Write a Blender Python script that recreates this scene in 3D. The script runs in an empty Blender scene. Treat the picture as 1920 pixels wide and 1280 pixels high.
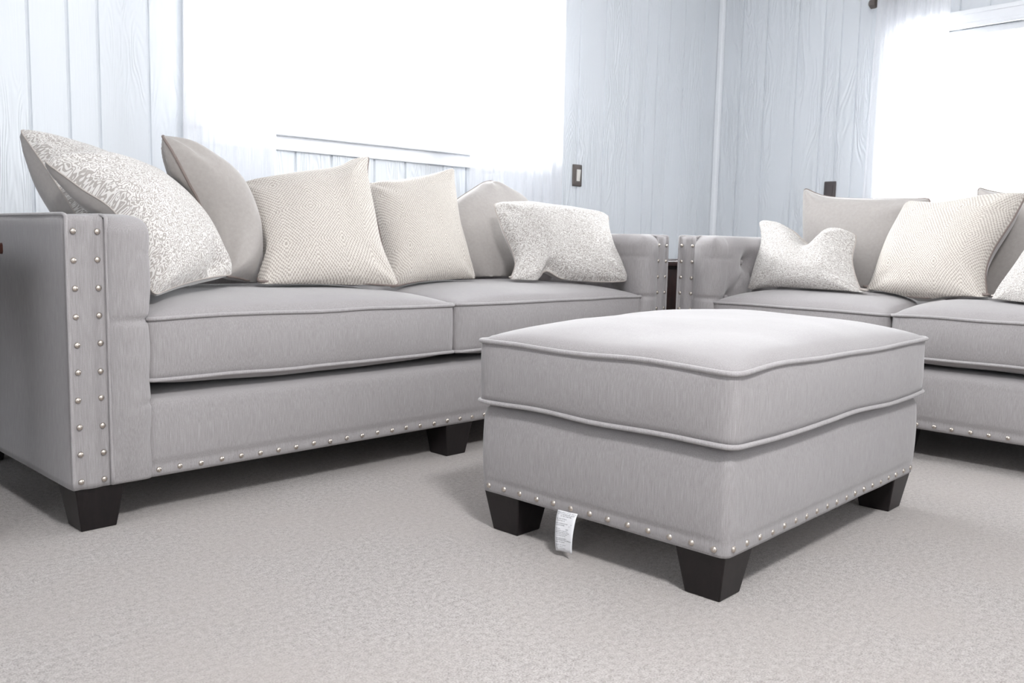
import bpy, bmesh, math, random
import numpy as np
from mathutils import Vector, Matrix, noise

random.seed(7)
PI = math.pi
SC = bpy.context.scene
COL = SC.collection

# ------------------------------------------------------------------ camera
H = 0.66
F = 1667.4
YAW, PITCH, ROLL = [math.radians(a) for a in (42.446, 6.309, 1.2495)]
_f = Vector((math.sin(YAW), math.cos(YAW), 0)); _r = Vector((math.cos(YAW), -math.sin(YAW), 0)); _u = Vector((0, 0, 1))
FWD = _f * math.cos(PITCH) - _u * math.sin(PITCH)
U2 = _u * math.cos(PITCH) + _f * math.sin(PITCH)
RGT = _r * math.cos(ROLL) + U2 * math.sin(ROLL)
UPV = U2 * math.cos(ROLL) - _r * math.sin(ROLL)
CAMP = Vector((0, 0, H))
cd = bpy.data.cameras.new('camera')
cd.sensor_width = 22.3
cd.lens = F / 1920 * 22.3
cd.clip_start = 0.02
cam = bpy.data.objects.new('camera', cd)
COL.objects.link(cam)
cam.matrix_world = Matrix(((RGT.x, UPV.x, -FWD.x, CAMP.x), (RGT.y, UPV.y, -FWD.y, CAMP.y), (RGT.z, UPV.z, -FWD.z, CAMP.z), (0, 0, 0, 1)))
SC.camera = cam
cd.dof.use_dof = True
cd.dof.focus_distance = 2.1
cd.dof.aperture_fstop = 5.6


def _ray(x, y):
    return RGT * (x - 960) - UPV * (y - 640) + FWD * F


def aty(x, y, Y):
    d = _ray(x, y)
    return CAMP + d * (Y / d.y)


def atx(x, y, X):
    d = _ray(x, y)
    return CAMP + d * (X / d.x)


# ------------------------------------------------------------------ object helpers
def link(name, me, mat=None, parent=None, smooth=True):
    o = bpy.data.objects.new(name, me)
    COL.objects.link(o)
    if mat:
        me.materials.append(mat)
    if smooth:
        me.polygons.foreach_set('use_smooth', [True] * len(me.polygons))
    if parent:
        o.parent = parent
    return o


def mesh(name, verts, faces, mat=None, parent=None, smooth=True, uvs=None):
    me = bpy.data.meshes.new(name)
    me.from_pydata([tuple(v) for v in verts], [], faces)
    if uvs is not None:
        ul = me.uv_layers.new(name='UVMap')
        for lp in me.loops:
            ul.data[lp.index].uv = uvs[lp.vertex_index]
    me.update()
    return link(name, me, mat, parent, smooth)


def empty(name, loc=(0, 0, 0), rz=0):
    o = bpy.data.objects.new(name, None)
    COL.objects.link(o)
    o.location = loc
    o.rotation_euler = (0, 0, rz)
    o.empty_display_size = 0.1
    return o


def tag(o, label=None, cat=None, group=None, kind=None):
    if label: o['label'] = label
    if cat: o['category'] = cat
    if group: o['group'] = group
    if kind: o['kind'] = kind
    return o


class MB:
    """collects shapes for one mesh"""
    def __init__(s):
        s.v = []; s.f = []

    def add(s, v, f):
        b = len(s.v)
        s.v += [tuple(p) for p in v]
        s.f += [tuple(i + b for i in q) for q in f]
        return s

    def box(s, a, b):
        x0, y0, z0 = a; x1, y1, z1 = b
        return s.add([(x0, y0, z0), (x1, y0, z0), (x1, y1, z0), (x0, y1, z0), (x0, y0, z1), (x1, y0, z1), (x1, y1, z1), (x0, y1, z1)],
                     [(0, 3, 2, 1), (4, 5, 6, 7), (0, 1, 5, 4), (1, 2, 6, 5), (2, 3, 7, 6), (3, 0, 4, 7)])

    def tube(s, pts, r, n=8, closed=False):
        pts = [Vector(p) for p in pts]
        m = len(pts)
        ring = []
        up = None
        for i, p in enumerate(pts):
            if closed:
                t = pts[(i + 1) % m] - pts[i - 1]
            else:
                t = pts[min(i + 1, m - 1)] - pts[max(i - 1, 0)]
            t = t.normalized()
            if up is None:
                up = Vector((0, 0, 1)) if abs(t.z) < 0.9 else Vector((1, 0, 0))
            up = (up - t * up.dot(t))
            if up.length < 1e-6:
                up = t.orthogonal()
            up.normalize()
            sd = t.cross(up)
            ring.append([p + (up * math.cos(2 * PI * k / n) + sd * math.sin(2 * PI * k / n)) * r for k in range(n)])
        v = [q for rg in ring for q in rg]
        f = []
        for i in range(m if closed else m - 1):
            j = (i + 1) % m
            for k in range(n):
                l = (k + 1) % n
                f.append((i * n + k, i * n + l, j * n + l, j * n + k))
        if not closed:
            f.append(tuple(range(n - 1, -1, -1)))
            f.append(tuple((m - 1) * n + k for k in range(n)))
        return s.add(v, f)

    def build(s, name, mat, parent=None, smooth=False, bevel=0):
        o = mesh(name, s.v, s.f, mat, parent, smooth)
        if bevel:
            b = o.modifiers.new('bevel', 'BEVEL'); b.width = bevel; b.segments = 2; b.limit_method = 'ANGLE'
        return o


def rounded_box(lo, hi, r, n, deform=None):
    """cube grid with rounded edges; returns verts, faces. n = cells per axis"""
    lo = np.array(lo, float); hi = np.array(hi, float)
    c = (lo + hi) / 2; h = (hi - lo) / 2
    bm = bmesh.new()
    idx = {}

    def vert(i, j, k):
        key = (i, j, k)
        if key not in idx:
            p = np.array([2 * i / n[0] - 1, 2 * j / n[1] - 1, 2 * k / n[2] - 1]) * h
            q = np.clip(p, -(h - r), h - r)
            d = p - q
            L = np.linalg.norm(d)
            if L > 1e-9:
                p = q + d * (np.abs(d).max() / L)
            p = p + c
            if deform:
                p = deform(p)
            idx[key] = bm.verts.new(tuple(p))
        return idx[key]
    for ax in range(3):
        a, b = [x for x in range(3) if x != ax]
        for side in (0, n[ax]):
            for i in range(n[a]):
                for j in range(n[b]):
                    q = []
                    for di, dj in ((0, 0), (1, 0), (1, 1), (0, 1)):
                        t = [0, 0, 0]; t[ax] = side; t[a] = i + di; t[b] = j + dj
                        q.append(vert(*t))
                    try:
                        bm.faces.new(q)
                    except ValueError:
                        pass
    bmesh.ops.recalc_face_normals(bm, faces=bm.faces)
    bm.verts.index_update()
    v = [tuple(x.co) for x in bm.verts]
    f = [tuple(x.index for x in q.verts) for q in bm.faces]
    bm.free()
    return v, f


def soft_box(lo, hi, rxy, rt, n, deform=None):
    """upholstered block: plan corners of radius rxy, top edge of radius rt, crisp lower edge"""
    lo = np.array(lo, float); hi = np.array(hi, float)
    zr = (hi[2] - lo[2])

    def shape(p):
        # p on the plain box surface
        c = (lo + hi) / 2; h = (hi - lo) / 2
        d = np.array(p) - c
        # top rounding: treat as a rounded box of radius rt for the upper part only
        if d[2] > 0:
            q = np.clip(d, -(h - rt), h - rt)
            q[2] = min(d[2], h[2] - rt)
            e = d - q
            # edge between one side and the top
            m = max(abs(e[0]), abs(e[1])); t = max(e[2], 0)
            if m > 1e-9 and t > 1e-9:
                k = max(m, t) / math.hypot(m, t)
                e = np.array([e[0] * k, e[1] * k, t * k])
            d = q + e
        # plan rounding
        q = np.clip(d[:2], -(h[:2] - rxy), h[:2] - rxy)
        e = d[:2] - q
        if abs(e[0]) > 1e-9 and abs(e[1]) > 1e-9:
            e = e * (np.abs(e).max() / np.linalg.norm(e))
        d[:2] = q + e
        p = d + c
        return deform(tuple(p)) if deform else tuple(p)
    bm = bmesh.new()
    idx = {}

    def vert(i, j, k):
        if (i, j, k) not in idx:
            idx[i, j, k] = bm.verts.new(shape((lo[0] + (hi[0] - lo[0]) * i / n[0], lo[1] + (hi[1] - lo[1]) * j / n[1], lo[2] + zr * k / n[2])))
        return idx[i, j, k]
    for ax in range(3):
        a, b = [x for x in range(3) if x != ax]
        for side in (0, n[ax]):
            for i in range(n[a]):
                for j in range(n[b]):
                    q = []
                    for di, dj in ((0, 0), (1, 0), (1, 1), (0, 1)):
                        t = [0, 0, 0]; t[ax] = side; t[a] = i + di; t[b] = j + dj
                        q.append(vert(*t))
                    bm.faces.new(q)
    bmesh.ops.recalc_face_normals(bm, faces=bm.faces)
    bm.verts.index_update()
    v = [tuple(x.co) for x in bm.verts]
    f = [tuple(x.index for x in q.verts) for q in bm.faces]
    bm.free()
    return v, f


def fbm(x, y, z, s, o=3):
    return noise.fractal(Vector((x * s, y * s, z * s)), 1.0, 2.0, o)


# ------------------------------------------------------------------ materials
def new_mat(name):
    m = bpy.data.materials.new(name)
    m.use_nodes = True
    nt = m.node_tree
    nt.nodes.clear()
    out = nt.nodes.new('ShaderNodeOutputMaterial')
    bs = nt.nodes.new('ShaderNodeBsdfPrincipled')
    nt.links.new(bs.outputs[0], out.inputs[0])
    return m, nt, bs


def N(nt, typ, **kw):
    n = nt.nodes.new(typ)
    for k, v in kw.items():
        if k in n.inputs.keys() if isinstance(k, str) else False:
            n.inputs[k].default_value = v
        else:
            setattr(n, k, v)
    return n


def srgb(r, g, b):
    def f(c):
        c /= 255
        return c / 12.92 if c <= 0.04045 else ((c + 0.055) / 1.055) ** 2.4
    return (f(r), f(g), f(b), 1)


def coords(nt, scale, kind='Object'):
    tc = nt.nodes.new('ShaderNodeTexCoord')
    mp = nt.nodes.new('ShaderNodeMapping')
    mp.inputs['Scale'].default_value = scale
    nt.links.new(tc.outputs[kind], mp.inputs[0])
    return mp.outputs[0]


def noise_n(nt, vec, scale, detail=2, rough=0.5, dist=0):
    n = nt.nodes.new('ShaderNodeTexNoise')
    n.inputs['Scale'].default_value = scale
    n.inputs['Detail'].default_value = detail
    n.inputs['Roughness'].default_value = rough
    n.inputs['Distortion'].default_value = dist
    nt.links.new(vec, n.inputs['Vector'])
    return n.outputs['Fac']


def ramp(nt, fac, stops):
    r = nt.nodes.new('ShaderNodeValToRGB')
    e = r.color_ramp.elements
    while len(e) < len(stops):
        e.new(0.5)
    for k, (p, c) in enumerate(stops):
        e[k].position = p
        e[k].color = c
    nt.links.new(fac, r.inputs[0])
    return r.outputs[0]


def mixc(nt, fac, a, b, mode='MIX'):
    m = nt.nodes.new('ShaderNodeMix')
    m.data_type = 'RGBA'
    m.blend_type = mode
    for val, sock in ((fac, m.inputs[0]), (a, m.inputs[6]), (b, m.inputs[7])):
        if hasattr(val, 'is_linked'):
            nt.links.new(val, sock)
        else:
            sock.default_value = val
    return m.outputs[2]


def math_n(nt, op, a, b=None):
    m = nt.nodes.new('ShaderNodeMath')
    m.operation = op
    for val, sock in ((a, m.inputs[0]), (b, m.inputs[1])):
        if val is None:
            continue
        if hasattr(val, 'is_linked'):
            nt.links.new(val, sock)
        else:
            sock.default_value = val
    return m.outputs[0]


def bump(nt, bs, height, strength=0.3, dist=0.001):
    b = nt.nodes.new('ShaderNodeBump')
    b.inputs['Strength'].default_value = strength
    b.inputs['Distance'].default_value = dist
    nt.links.new(height, b.inputs['Height'])
    nt.links.new(b.outputs[0], bs.inputs['Normal'])


def setp(bs, **kw):
    for k, v in kw.items():
        bs.inputs[k.replace('_', ' ')].default_value = v


def mat_linen(name, dark, mid, light):
    m, nt, bs = new_mat(name)
    v = coords(nt, (1, 1, 0.035))
    s1 = noise_n(nt, v, 800, 1, 0.6)
    v2 = coords(nt, (1, 1, 1))
    s2 = noise_n(nt, v2, 900, 1, 0.5)
    s3 = noise_n(nt, coords(nt, (1, 1, 0.10)), 45, 2, 0.5)
    f = math_n(nt, 'ADD', math_n(nt, 'MULTIPLY', s1, 0.60), math_n(nt, 'ADD', math_n(nt, 'MULTIPLY', s2, 0.33), math_n(nt, 'MULTIPLY', s3, 0.07)))
    c = ramp(nt, f, [(0.30, dark), (0.5, mid), (0.70, light)])
    nt.links.new(c, bs.inputs['Base Color'])
    setp(bs, Roughness=0.9, Sheen_Weight=0.25, Sheen_Roughness=0.5)
    bs.inputs['Specular IOR Level'].default_value = 0.15
    bump(nt, bs, f, 0.25, 0.0010)
    return m


def mat_plain(name, col, rough=0.5, spec=0.5, metal=0.0, noise_amt=0.0, nscale=50, bstr=0.0, bdist=0.001, sheen=0.0):
    m, nt, bs = new_mat(name)
    setp(bs, Roughness=rough, Metallic=metal)
    bs.inputs['Specular IOR Level'].default_value = spec
    if sheen:
        setp(bs, Sheen_Weight=sheen, Sheen_Roughness=0.4)
    n = noise_n(nt, coords(nt, (1, 1, 1)), nscale, 3, 0.6)
    d = tuple(c * (1 - noise_amt) for c in col[:3]) + (1,)
    l = tuple(min(1, c * (1 + noise_amt)) for c in col[:3]) + (1,)
    nt.links.new(ramp(nt, n, [(0.3, d), (0.7, l)]), bs.inputs['Base Color'])
    if bstr:
        bump(nt, bs, n, bstr, bdist)
    return m


def mat_damask(name):
    m, nt, bs = new_mat(name)
    tc = nt.nodes.new('ShaderNodeTexCoord')
    uv = tc.outputs['UV']
    warp = nt.nodes.new('ShaderNodeTexNoise'); warp.inputs['Scale'].default_value = 7; warp.inputs['Detail'].default_value = 2
    nt.links.new(uv, warp.inputs['Vector'])
    add = nt.nodes.new('ShaderNodeVectorMath'); add.operation = 'MULTIPLY_ADD'
    nt.links.new(warp.outputs['Color'], add.inputs[0]); add.inputs[1].default_value = (0.06, 0.06, 0); nt.links.new(uv, add.inputs[2])
    vo = nt.nodes.new('ShaderNodeTexVoronoi'); vo.inputs['Scale'].default_value = 5.5; vo.inputs['Randomness'].default_value = 0.75
    nt.links.new(add.outputs[0], vo.inputs['Vector'])
    n2 = noise_n(nt, add.outputs[0], 48, 0, 0.5, 0.3)
    ph = math_n(nt, 'ADD', math_n(nt, 'MULTIPLY', vo.outputs['Distance'], 26), math_n(nt, 'MULTIPLY', n2, 22))
    sn = math_n(nt, 'SINE', ph)
    sm = nt.nodes.new('ShaderNodeMapRange'); sm.interpolation_type = 'SMOOTHSTEP'
    nt.links.new(sn, sm.inputs[0]); sm.inputs[1].default_value = -0.35; sm.inputs[2].default_value = 0.35
    c = mixc(nt, sm.outputs[0], srgb(170, 164, 159), srgb(216, 213, 209))
    nt.links.new(c, bs.inputs['Base Color'])
    setp(bs, Roughness=0.85, Sheen_Weight=0.2)
    bs.inputs['Specular IOR Level'].default_value = 0.2
    wv = noise_n(nt, uv, 500, 1)
    bump(nt, bs, math_n(nt, 'ADD', sm.outputs[0], math_n(nt, 'MULTIPLY', wv, 0.5)), 0.6, 0.0015)
    return m


def mat_diamond(name):
    m, nt, bs = new_mat(name)
    tc = nt.nodes.new('ShaderNodeTexCoord')
    sp = nt.nodes.new('ShaderNodeSeparateXYZ')
    wn = nt.nodes.new('ShaderNodeTexNoise'); wn.inputs['Scale'].default_value = 120; wn.inputs['Detail'].default_value = 1
    nt.links.new(tc.outputs['UV'], wn.inputs['Vector'])
    ma = nt.nodes.new('ShaderNodeVectorMath'); ma.operation = 'MULTIPLY_ADD'
    nt.links.new(wn.outputs['Color'], ma.inputs[0]); ma.inputs[1].default_value = (0.012, 0.012, 0); nt.links.new(tc.outputs['UV'], ma.inputs[2])
    nt.links.new(ma.outputs[0], sp.inputs[0])
    u, v = sp.outputs[0], sp.outputs[1]
    a = math_n(nt, 'PINGPONG', math_n(nt, 'MULTIPLY', u, 1.0), 0.21)
    b = math_n(nt, 'PINGPONG', math_n(nt, 'MULTIPLY', v, 1.0), 0.27)
    d = math_n(nt, 'ADD', math_n(nt, 'MULTIPLY', a, 1.25), b)
    e = math_n(nt, 'SUBTRACT', math_n(nt, 'MULTIPLY', a, 1.25), b)
    l1 = math_n(nt, 'SINE', math_n(nt, 'MULTIPLY', d, 2 * PI * 34))
    l2 = math_n(nt, 'SINE', math_n(nt, 'MULTIPLY', e, 2 * PI * 40))
    g = math_n(nt, 'ADD', l1, math_n(nt, 'MULTIPLY', l2, 0.8))
    sm = nt.nodes.new('ShaderNodeMapRange'); sm.interpolation_type = 'SMOOTHSTEP'
    nt.links.new(g, sm.inputs[0]); sm.inputs[1].default_value = -0.7; sm.inputs[2].default_value = 0.45
    big = noise_n(nt, tc.outputs['UV'], 9, 2)
    c = mixc(nt, sm.outputs[0], srgb(166, 158, 150), srgb(210, 204, 196))
    c = mixc(nt, math_n(nt, 'MULTIPLY', big, 0.25), c, srgb(192, 185, 177))
    nt.links.new(c, bs.inputs['Base Color'])
    setp(bs, Roughness=0.85, Sheen_Weight=0.2)
    bs.inputs['Specular IOR Level'].default_value = 0.2
    bump(nt, bs, sm.outputs[0], 0.6, 0.0015)
    return m


def mat_wall(name, col, grain):
    m, nt, bs = new_mat(name)
    v = coords(nt, (1, 1, 0.15))
    nz = noise_n(nt, v, 8, 2, 0.5, 0.4)
    ph = math_n(nt, 'SINE', math_n(nt, 'MULTIPLY', nz, 150))
    fine = noise_n(nt, coords(nt, (1, 1, 0.04)), 160, 3, 0.6)
    mod = noise_n(nt, coords(nt, (1, 1, 0.3)), 5, 2)
    amp = nt.nodes.new('ShaderNodeMapRange'); nt.links.new(mod, amp.inputs[0])
    amp.inputs[1].default_value = 0.38; amp.inputs[2].default_value = 0.62
    h = math_n(nt, 'ADD', math_n(nt, 'MULTIPLY', math_n(nt, 'MULTIPLY', ph, amp.outputs[0]), 0.9), math_n(nt, 'MULTIPLY', fine, 0.4))
    big = noise_n(nt, coords(nt, (1, 1, 0.4)), 4, 2)
    d = tuple(c * 0.975 for c in col[:3]) + (1,)
    nt.links.new(ramp(nt, big, [(0.3, d), (0.7, col)]), bs.inputs['Base Color'])
    setp(bs, Roughness=0.5)
    bs.inputs['Specular IOR Level'].default_value = 0.35
    bump(nt, bs, h, grain, 0.0035)
    return m


def mat_carpet(name):
    m, nt, bs = new_mat(name)
    v = coords(nt, (1, 1, 1))
    a = noise_n(nt, v, 330, 3, 0.75)
    b = noise_n(nt, v, 90, 2, 0.6)
    big = noise_n(nt, v, 2.6, 3, 0.55)
    f = math_n(nt, 'ADD', math_n(nt, 'MULTIPLY', a, 0.7), math_n(nt, 'MULTIPLY', b, 0.3))
    c = ramp(nt, f, [(0.33, srgb(98, 90, 86)), (0.44, srgb(152, 144, 139)), (0.54, srgb(182, 176, 172)), (0.68, srgb(208, 203, 199))])
    bigr = nt.nodes.new('ShaderNodeMapRange'); nt.links.new(big, bigr.inputs[0])
    bigr.inputs[1].default_value = 0.4; bigr.inputs[2].default_value = 0.66; bigr.inputs[3].default_value = 0.05; bigr.inputs[4].default_value = 0.55
    c2 = mixc(nt, bigr.outputs[0], c, srgb(172, 163, 157))
    nt.links.new(c2, bs.inputs['Base Color'])
    setp(bs, Roughness=1.0, Sheen_Weight=0.3, Sheen_Roughness=0.6)
    bs.inputs['Specular IOR Level'].default_value = 0.05
    bump(nt, bs, f, 0.9, 0.006)
    return m


def mat_wood(name, a, b, rough=0.35):
    m, nt, bs = new_mat(name)
    n = noise_n(nt, coords(nt, (3, 3, 0.5)), 22, 4, 0.6, 1.0)
    nt.links.new(ramp(nt, n, [(0.35, a), (0.65, b)]), bs.inputs['Base Color'])
    setp(bs, Roughness=rough)
    bs.inputs['Specular IOR Level'].default_value = 0.4
    bump(nt, bs, n, 0.08, 0.0005)
    return m


def mat_sheer(name):
    m = bpy.data.materials.new(name)
    m.use_nodes = True
    nt = m.node_tree
    nt.nodes.clear()
    out = nt.nodes.new('ShaderNodeOutputMaterial')
    df = nt.nodes.new('ShaderNodeBsdfDiffuse'); df.inputs[0].default_value = (0.93, 0.94, 0.96, 1)
    tl = nt.nodes.new('ShaderNodeBsdfTranslucent'); tl.inputs[0].default_value = (0.95, 0.95, 0.97, 1)
    tr = nt.nodes.new('ShaderNodeBsdfTransparent'); tr.inputs[0].default_value = (1, 1, 1, 1)
    m1 = nt.nodes.new('ShaderNodeMixShader'); m1.inputs[0].default_value = 0.58
    m2 = nt.nodes.new('ShaderNodeMixShader')
    th = noise_n(nt, coords(nt, (1, 1, 0.05)), 300, 2)
    fac = nt.nodes.new('ShaderNodeMapRange'); nt.links.new(th, fac.inputs[0])
    fac.inputs[3].default_value = 0.10; fac.inputs[4].default_value = 0.26
    nt.links.new(df.outputs[0], m1.inputs[1]); nt.links.new(tl.outputs[0], m1.inputs[2])
    nt.links.new(fac.outputs[0], m2.inputs[0])
    nt.links.new(m1.outputs[0], m2.inputs[1]); nt.links.new(tr.outputs[0], m2.inputs[2])
    nt.links.new(m2.outputs[0], out.inputs[0])
    return m


def mat_glass(name):
    m = bpy.data.materials.new(name)
    m.use_nodes = True
    nt = m.node_tree
    nt.nodes.clear()
    out = nt.nodes.new('ShaderNodeOutputMaterial')
    gl = nt.nodes.new('ShaderNodeBsdfGlossy'); gl.inputs['Roughness'].default_value = 0.02
    tr = nt.nodes.new('ShaderNodeBsdfTransparent')
    fr = nt.nodes.new('ShaderNodeFresnel'); fr.inputs[0].default_value = 1.45
    mx = nt.nodes.new('ShaderNodeMixShader')
    nt.links.new(fr.outputs[0], mx.inputs[0]); nt.links.new(tr.outputs[0], mx.inputs[1]); nt.links.new(gl.outputs[0], mx.inputs[2])
    nt.links.new(mx.outputs[0], out.inputs[0])
    return m


LINEN = mat_linen('grey_linen', srgb(135, 131, 131), srgb(149, 145, 145), srgb(162, 159, 159))
LINEN_PIPE = mat_linen('grey_linen_piping', srgb(138, 134, 134), srgb(156, 152, 152), srgb(173, 170, 170))
VELVET = mat_plain('grey_velvet', srgb(160, 155, 151), 0.85, 0.2, 0, 0.05, 90, 0.15, 0.001, 0.5)
PIPE_DK = mat_plain('taupe_piping', srgb(128, 117, 112), 0.8, 0.2, 0, 0.08, 300)
PIPE_LT = mat_plain('light_taupe_piping', srgb(176, 168, 162), 0.8, 0.2, 0, 0.08, 300)
DAMASK = mat_damask('cream_damask')
DIAMOND = mat_diamond('cream_diamond_weave')
LEGWOOD = mat_wood('espresso_wood', srgb(18, 14, 15), srgb(28, 22, 23), 0.42)
TABLEWOOD = mat_wood('mahogany_wood', srgb(34, 20, 18), srgb(64, 38, 32), 0.3)
NICKEL = mat_plain('brushed_nickel', srgb(205, 196, 186), 0.32, 0.5, 1.0, 0.06, 200)
BRONZE = mat_plain('bronze_plate', srgb(96, 88, 84), 0.45, 0.5, 0.4, 0.08, 120)
BRONZE_DK = mat_plain('dark_bronze', srgb(58, 50, 52), 0.4, 0.5, 0.5, 0.08, 120)
SWITCHW = mat_plain('ivory_switch', srgb(225, 221, 214), 0.35, 0.5)
SWITCHD = mat_plain('brown_outlet', srgb(74, 66, 66), 0.4, 0.5)
WALLM = mat_wall('painted_wood_panel', srgb(223, 227, 231), 0.45)
TRIMM = mat_plain('white_trim_paint', srgb(240, 242, 245), 0.35, 0.5, 0, 0.01, 20)
CEILM = mat_plain('white_ceiling_paint', srgb(236, 236, 236), 0.9, 0.2, 0, 0.02, 60)
CARPET = mat_carpet('beige_carpet')
SHEER = mat_sheer('sheer_voile')
GLASS = mat_glass('window_glass')
PAPER = mat_plain('white_tag_paper', srgb(226, 226, 228), 0.7, 0.3, 0, 0.02, 200)
INK = mat_plain('tag_ink', srgb(62, 62, 66), 0.8, 0.2)
DUST = mat_plain('black_dust_cover', srgb(24, 23, 24), 0.95, 0.1)

# ------------------------------------------------------------------ setting
WY, WX = 3.30, 4.69            # back wall and right wall planes
X0, Y0, CZ = -1.6, -2.6, 2.44


def struct(o):
    o['kind'] = 'structure'
    return o


# carpet floor
struct(MB().box((X0, Y0, -0.05), (WX + 0.15, WY + 0.15, 0)).build('floor', CARPET))
struct(MB().box((X0, Y0, CZ), (WX + 0.15, WY + 0.15, CZ + 0.05)).build('ceiling', CEILM))


def grooved(mb, a0, a1, z0, z1, grooves, axis, plane, sgn, thick=0.12, gw=0.006, gd=0.007):
    """board wall: profile with V grooves along one axis, extruded in z. sgn = direction into the wall"""
    prof = [(a0, 0)]
    for g in sorted(grooves):
        if a0 + gw < g < a1 - gw:
            prof += [(g - gw, 0), (g - gw * 0.45, gd), (g + gw * 0.45, gd), (g + gw, 0)]
    prof += [(a1, 0), (a1, thick), (a0, thick)]
    n = len(prof)
    P = [((a, plane + sgn * d) if axis == 'x' else (plane + sgn * d, a)) for a, d in prof]
    v = [(x, y, z0) for x, y in P] + [(x, y, z1) for x, y in P]
    f = [(i, (i + 1) % n, (i + 1) % n + n, i + n) for i in range(n)]
    f += [tuple(range(n - 1, -1, -1)), tuple(range(n, 2 * n))]
    bm = bmesh.new()
    vs = [bm.verts.new(p) for p in v]
    for q in f:
        bm.faces.new([vs[i] for i in q])
    bmesh.ops.recalc_face_normals(bm, faces=bm.faces)
    bm.verts.index_update()
    mb.add([tuple(x.co) for x in bm.verts], [tuple(x.index for x in q.verts) for q in bm.faces])
    bm.free()


GB = [-1.40, -1.25, -1.05, -0.87, -0.76, -0.60, -0.42, -0.25, -0.11, 0.02, 0.20, 0.37, 0.51, 0.65,
      0.839, 0.960, 1.058, 1.229, 1.40, 1.55, 1.690, 1.809, 1.977, 2.094, 2.188, 2.351, 2.563, 2.70, 2.84, 2.99, 3.14, 3.302, 3.455, 3.651, 3.852, 3.997, 4.089, 4.197, 4.334, 4.521]
GR = [3.145, 2.977, 2.772, 2.611, 2.51, 2.411, 2.22, 2.06, 1.892, 1.75, 1.60, 1.48, 1.30, 1.14, 1.02, 0.86, 0.67, 0.50, 0.36, 0.2, 0.05, -0.1, -0.25, -0.42, -0.6, -0.72, -0.9, -1.08, -1.2, -1.4, -1.55, -1.7, -1.9, -2.05, -2.2, -2.4]
W1 = (1.44, 3.16, 1.075, 2.06)     # opening in the back wall: x0, x1, z0, z1
W2 = (0.55, 2.17, 0.80, 1.76)      # opening in the right wall: y0, y1, z0, z1
mb = MB()
grooved(mb, X0, W1[0], 0, CZ, GB, 'x', WY, 1)
grooved(mb, W1[1], WX, 0, CZ, GB, 'x', WY, 1)
grooved(mb, W1[0], W1[1], 0, W1[2], GB, 'x', WY, 1)
grooved(mb, W1[0], W1[1], W1[3], CZ, GB, 'x', WY, 1)
struct(mb.build('wall_back', WALLM))
mb = MB()
grooved(mb, Y0, W2[0], 0, CZ, GR, 'y', WX, 1)
grooved(mb, W2[1], WY, 0, CZ, GR, 'y', WX, 1)
grooved(mb, W2[0], W2[1], 0, W2[2], GR, 'y', WX, 1)
grooved(mb, W2[0], W2[1], W2[3], CZ, GR, 'y', WX, 1)
struct(mb.build('wall_right', WALLM))
mb = MB()
grooved(mb, Y0, WY, 0, CZ, [-2.3 + 0.16 * i for i in range(34)], 'y', X0, -1)
struct(mb.build('wall_left', WALLM))
mb = MB()
grooved(mb, X0, WX, 0, CZ, [-1.5 + 0.16 * i for i in range(38)], 'x', Y0, -1)
struct(mb.build('wall_front', WALLM))
# corner moulding
mb = MB()
mb.box((WX - 0.034, WY - 0.034, 0), (WX, WY, CZ))
struct(mb.build('trim_1', TRIMM, bevel=0.008))


def window(name, axis, plane, a0, a1, z0, z1, sill):
    """frame, casing, sash bars and pane; built in wall-local terms then placed"""
    def bx(m, alo, ahi, dlo, dhi, zlo, zhi):
        if axis == 'x':
            m.box((alo, plane + dlo, zlo), (ahi, plane + dhi, zhi))
        else:
            m.box((plane + dlo, alo, zlo), (plane + dhi, ahi, zhi))
    root = struct(empty(name, (0, 0, 0)))
    cw = 0.085
    m = MB()
    bx(m, a0 - cw, a0, -0.018, 0.02, z0 - 0.02, z1 + cw)
    bx(m, a1, a1 + cw, -0.018, 0.02, z0 - 0.02, z1 + cw)
    bx(m, a0, a1, -0.018, 0.02, z1, z1 + cw)
    bx(m, a0 - cw, a1 + cw, -0.026, -0.018, z1 + cw - 0.022, z1 + cw)
    bx(m, a0, a1, -0.024, -0.018, z1 + 0.006, z1 + 0.022)
    m.build('window_casing', TRIMM, root, bevel=0.003)
    m = MB()
    for lo, hi, zl, zh in ((a0, a0 + 0.04, z0, z1), (a1 - 0.04, a1, z0, z1), (a0 + 0.04, a1 - 0.04, z1 - 0.03, z1), (a0 + 0.04, a1 - 0.04, z0, z0 + 0.012)):
        bx(m, lo, hi, 0.03, 0.08, zl, zh)
    m.build('window_sash', TRIMM, root, bevel=0.002)
    m = MB()
    bx(m, a0 + 0.04, a1 - 0.04, 0.053, 0.057, z0 + 0.012, z1 - 0.03)
    m.build('window_pane', GLASS, root)
    m = MB()
    if sill:
        bx(m, a0 - cw, a1 + cw, -0.045, 0.03, z0 - 0.012, z0 + 0.006)
        m.build('window_sill', TRIMM, root, bevel=0.004)
        m = MB()
        bx(m, a0 - cw, a1 + cw, -0.018, 0.0, z0 - 0.067, z0 - 0.012)
        m.build('window_apron', TRIMM, root, bevel=0.002)
    return root


window('window_1', 'x', WY, *W1, True)
window('window_2', 'y', WX, *W2, True)


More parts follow.
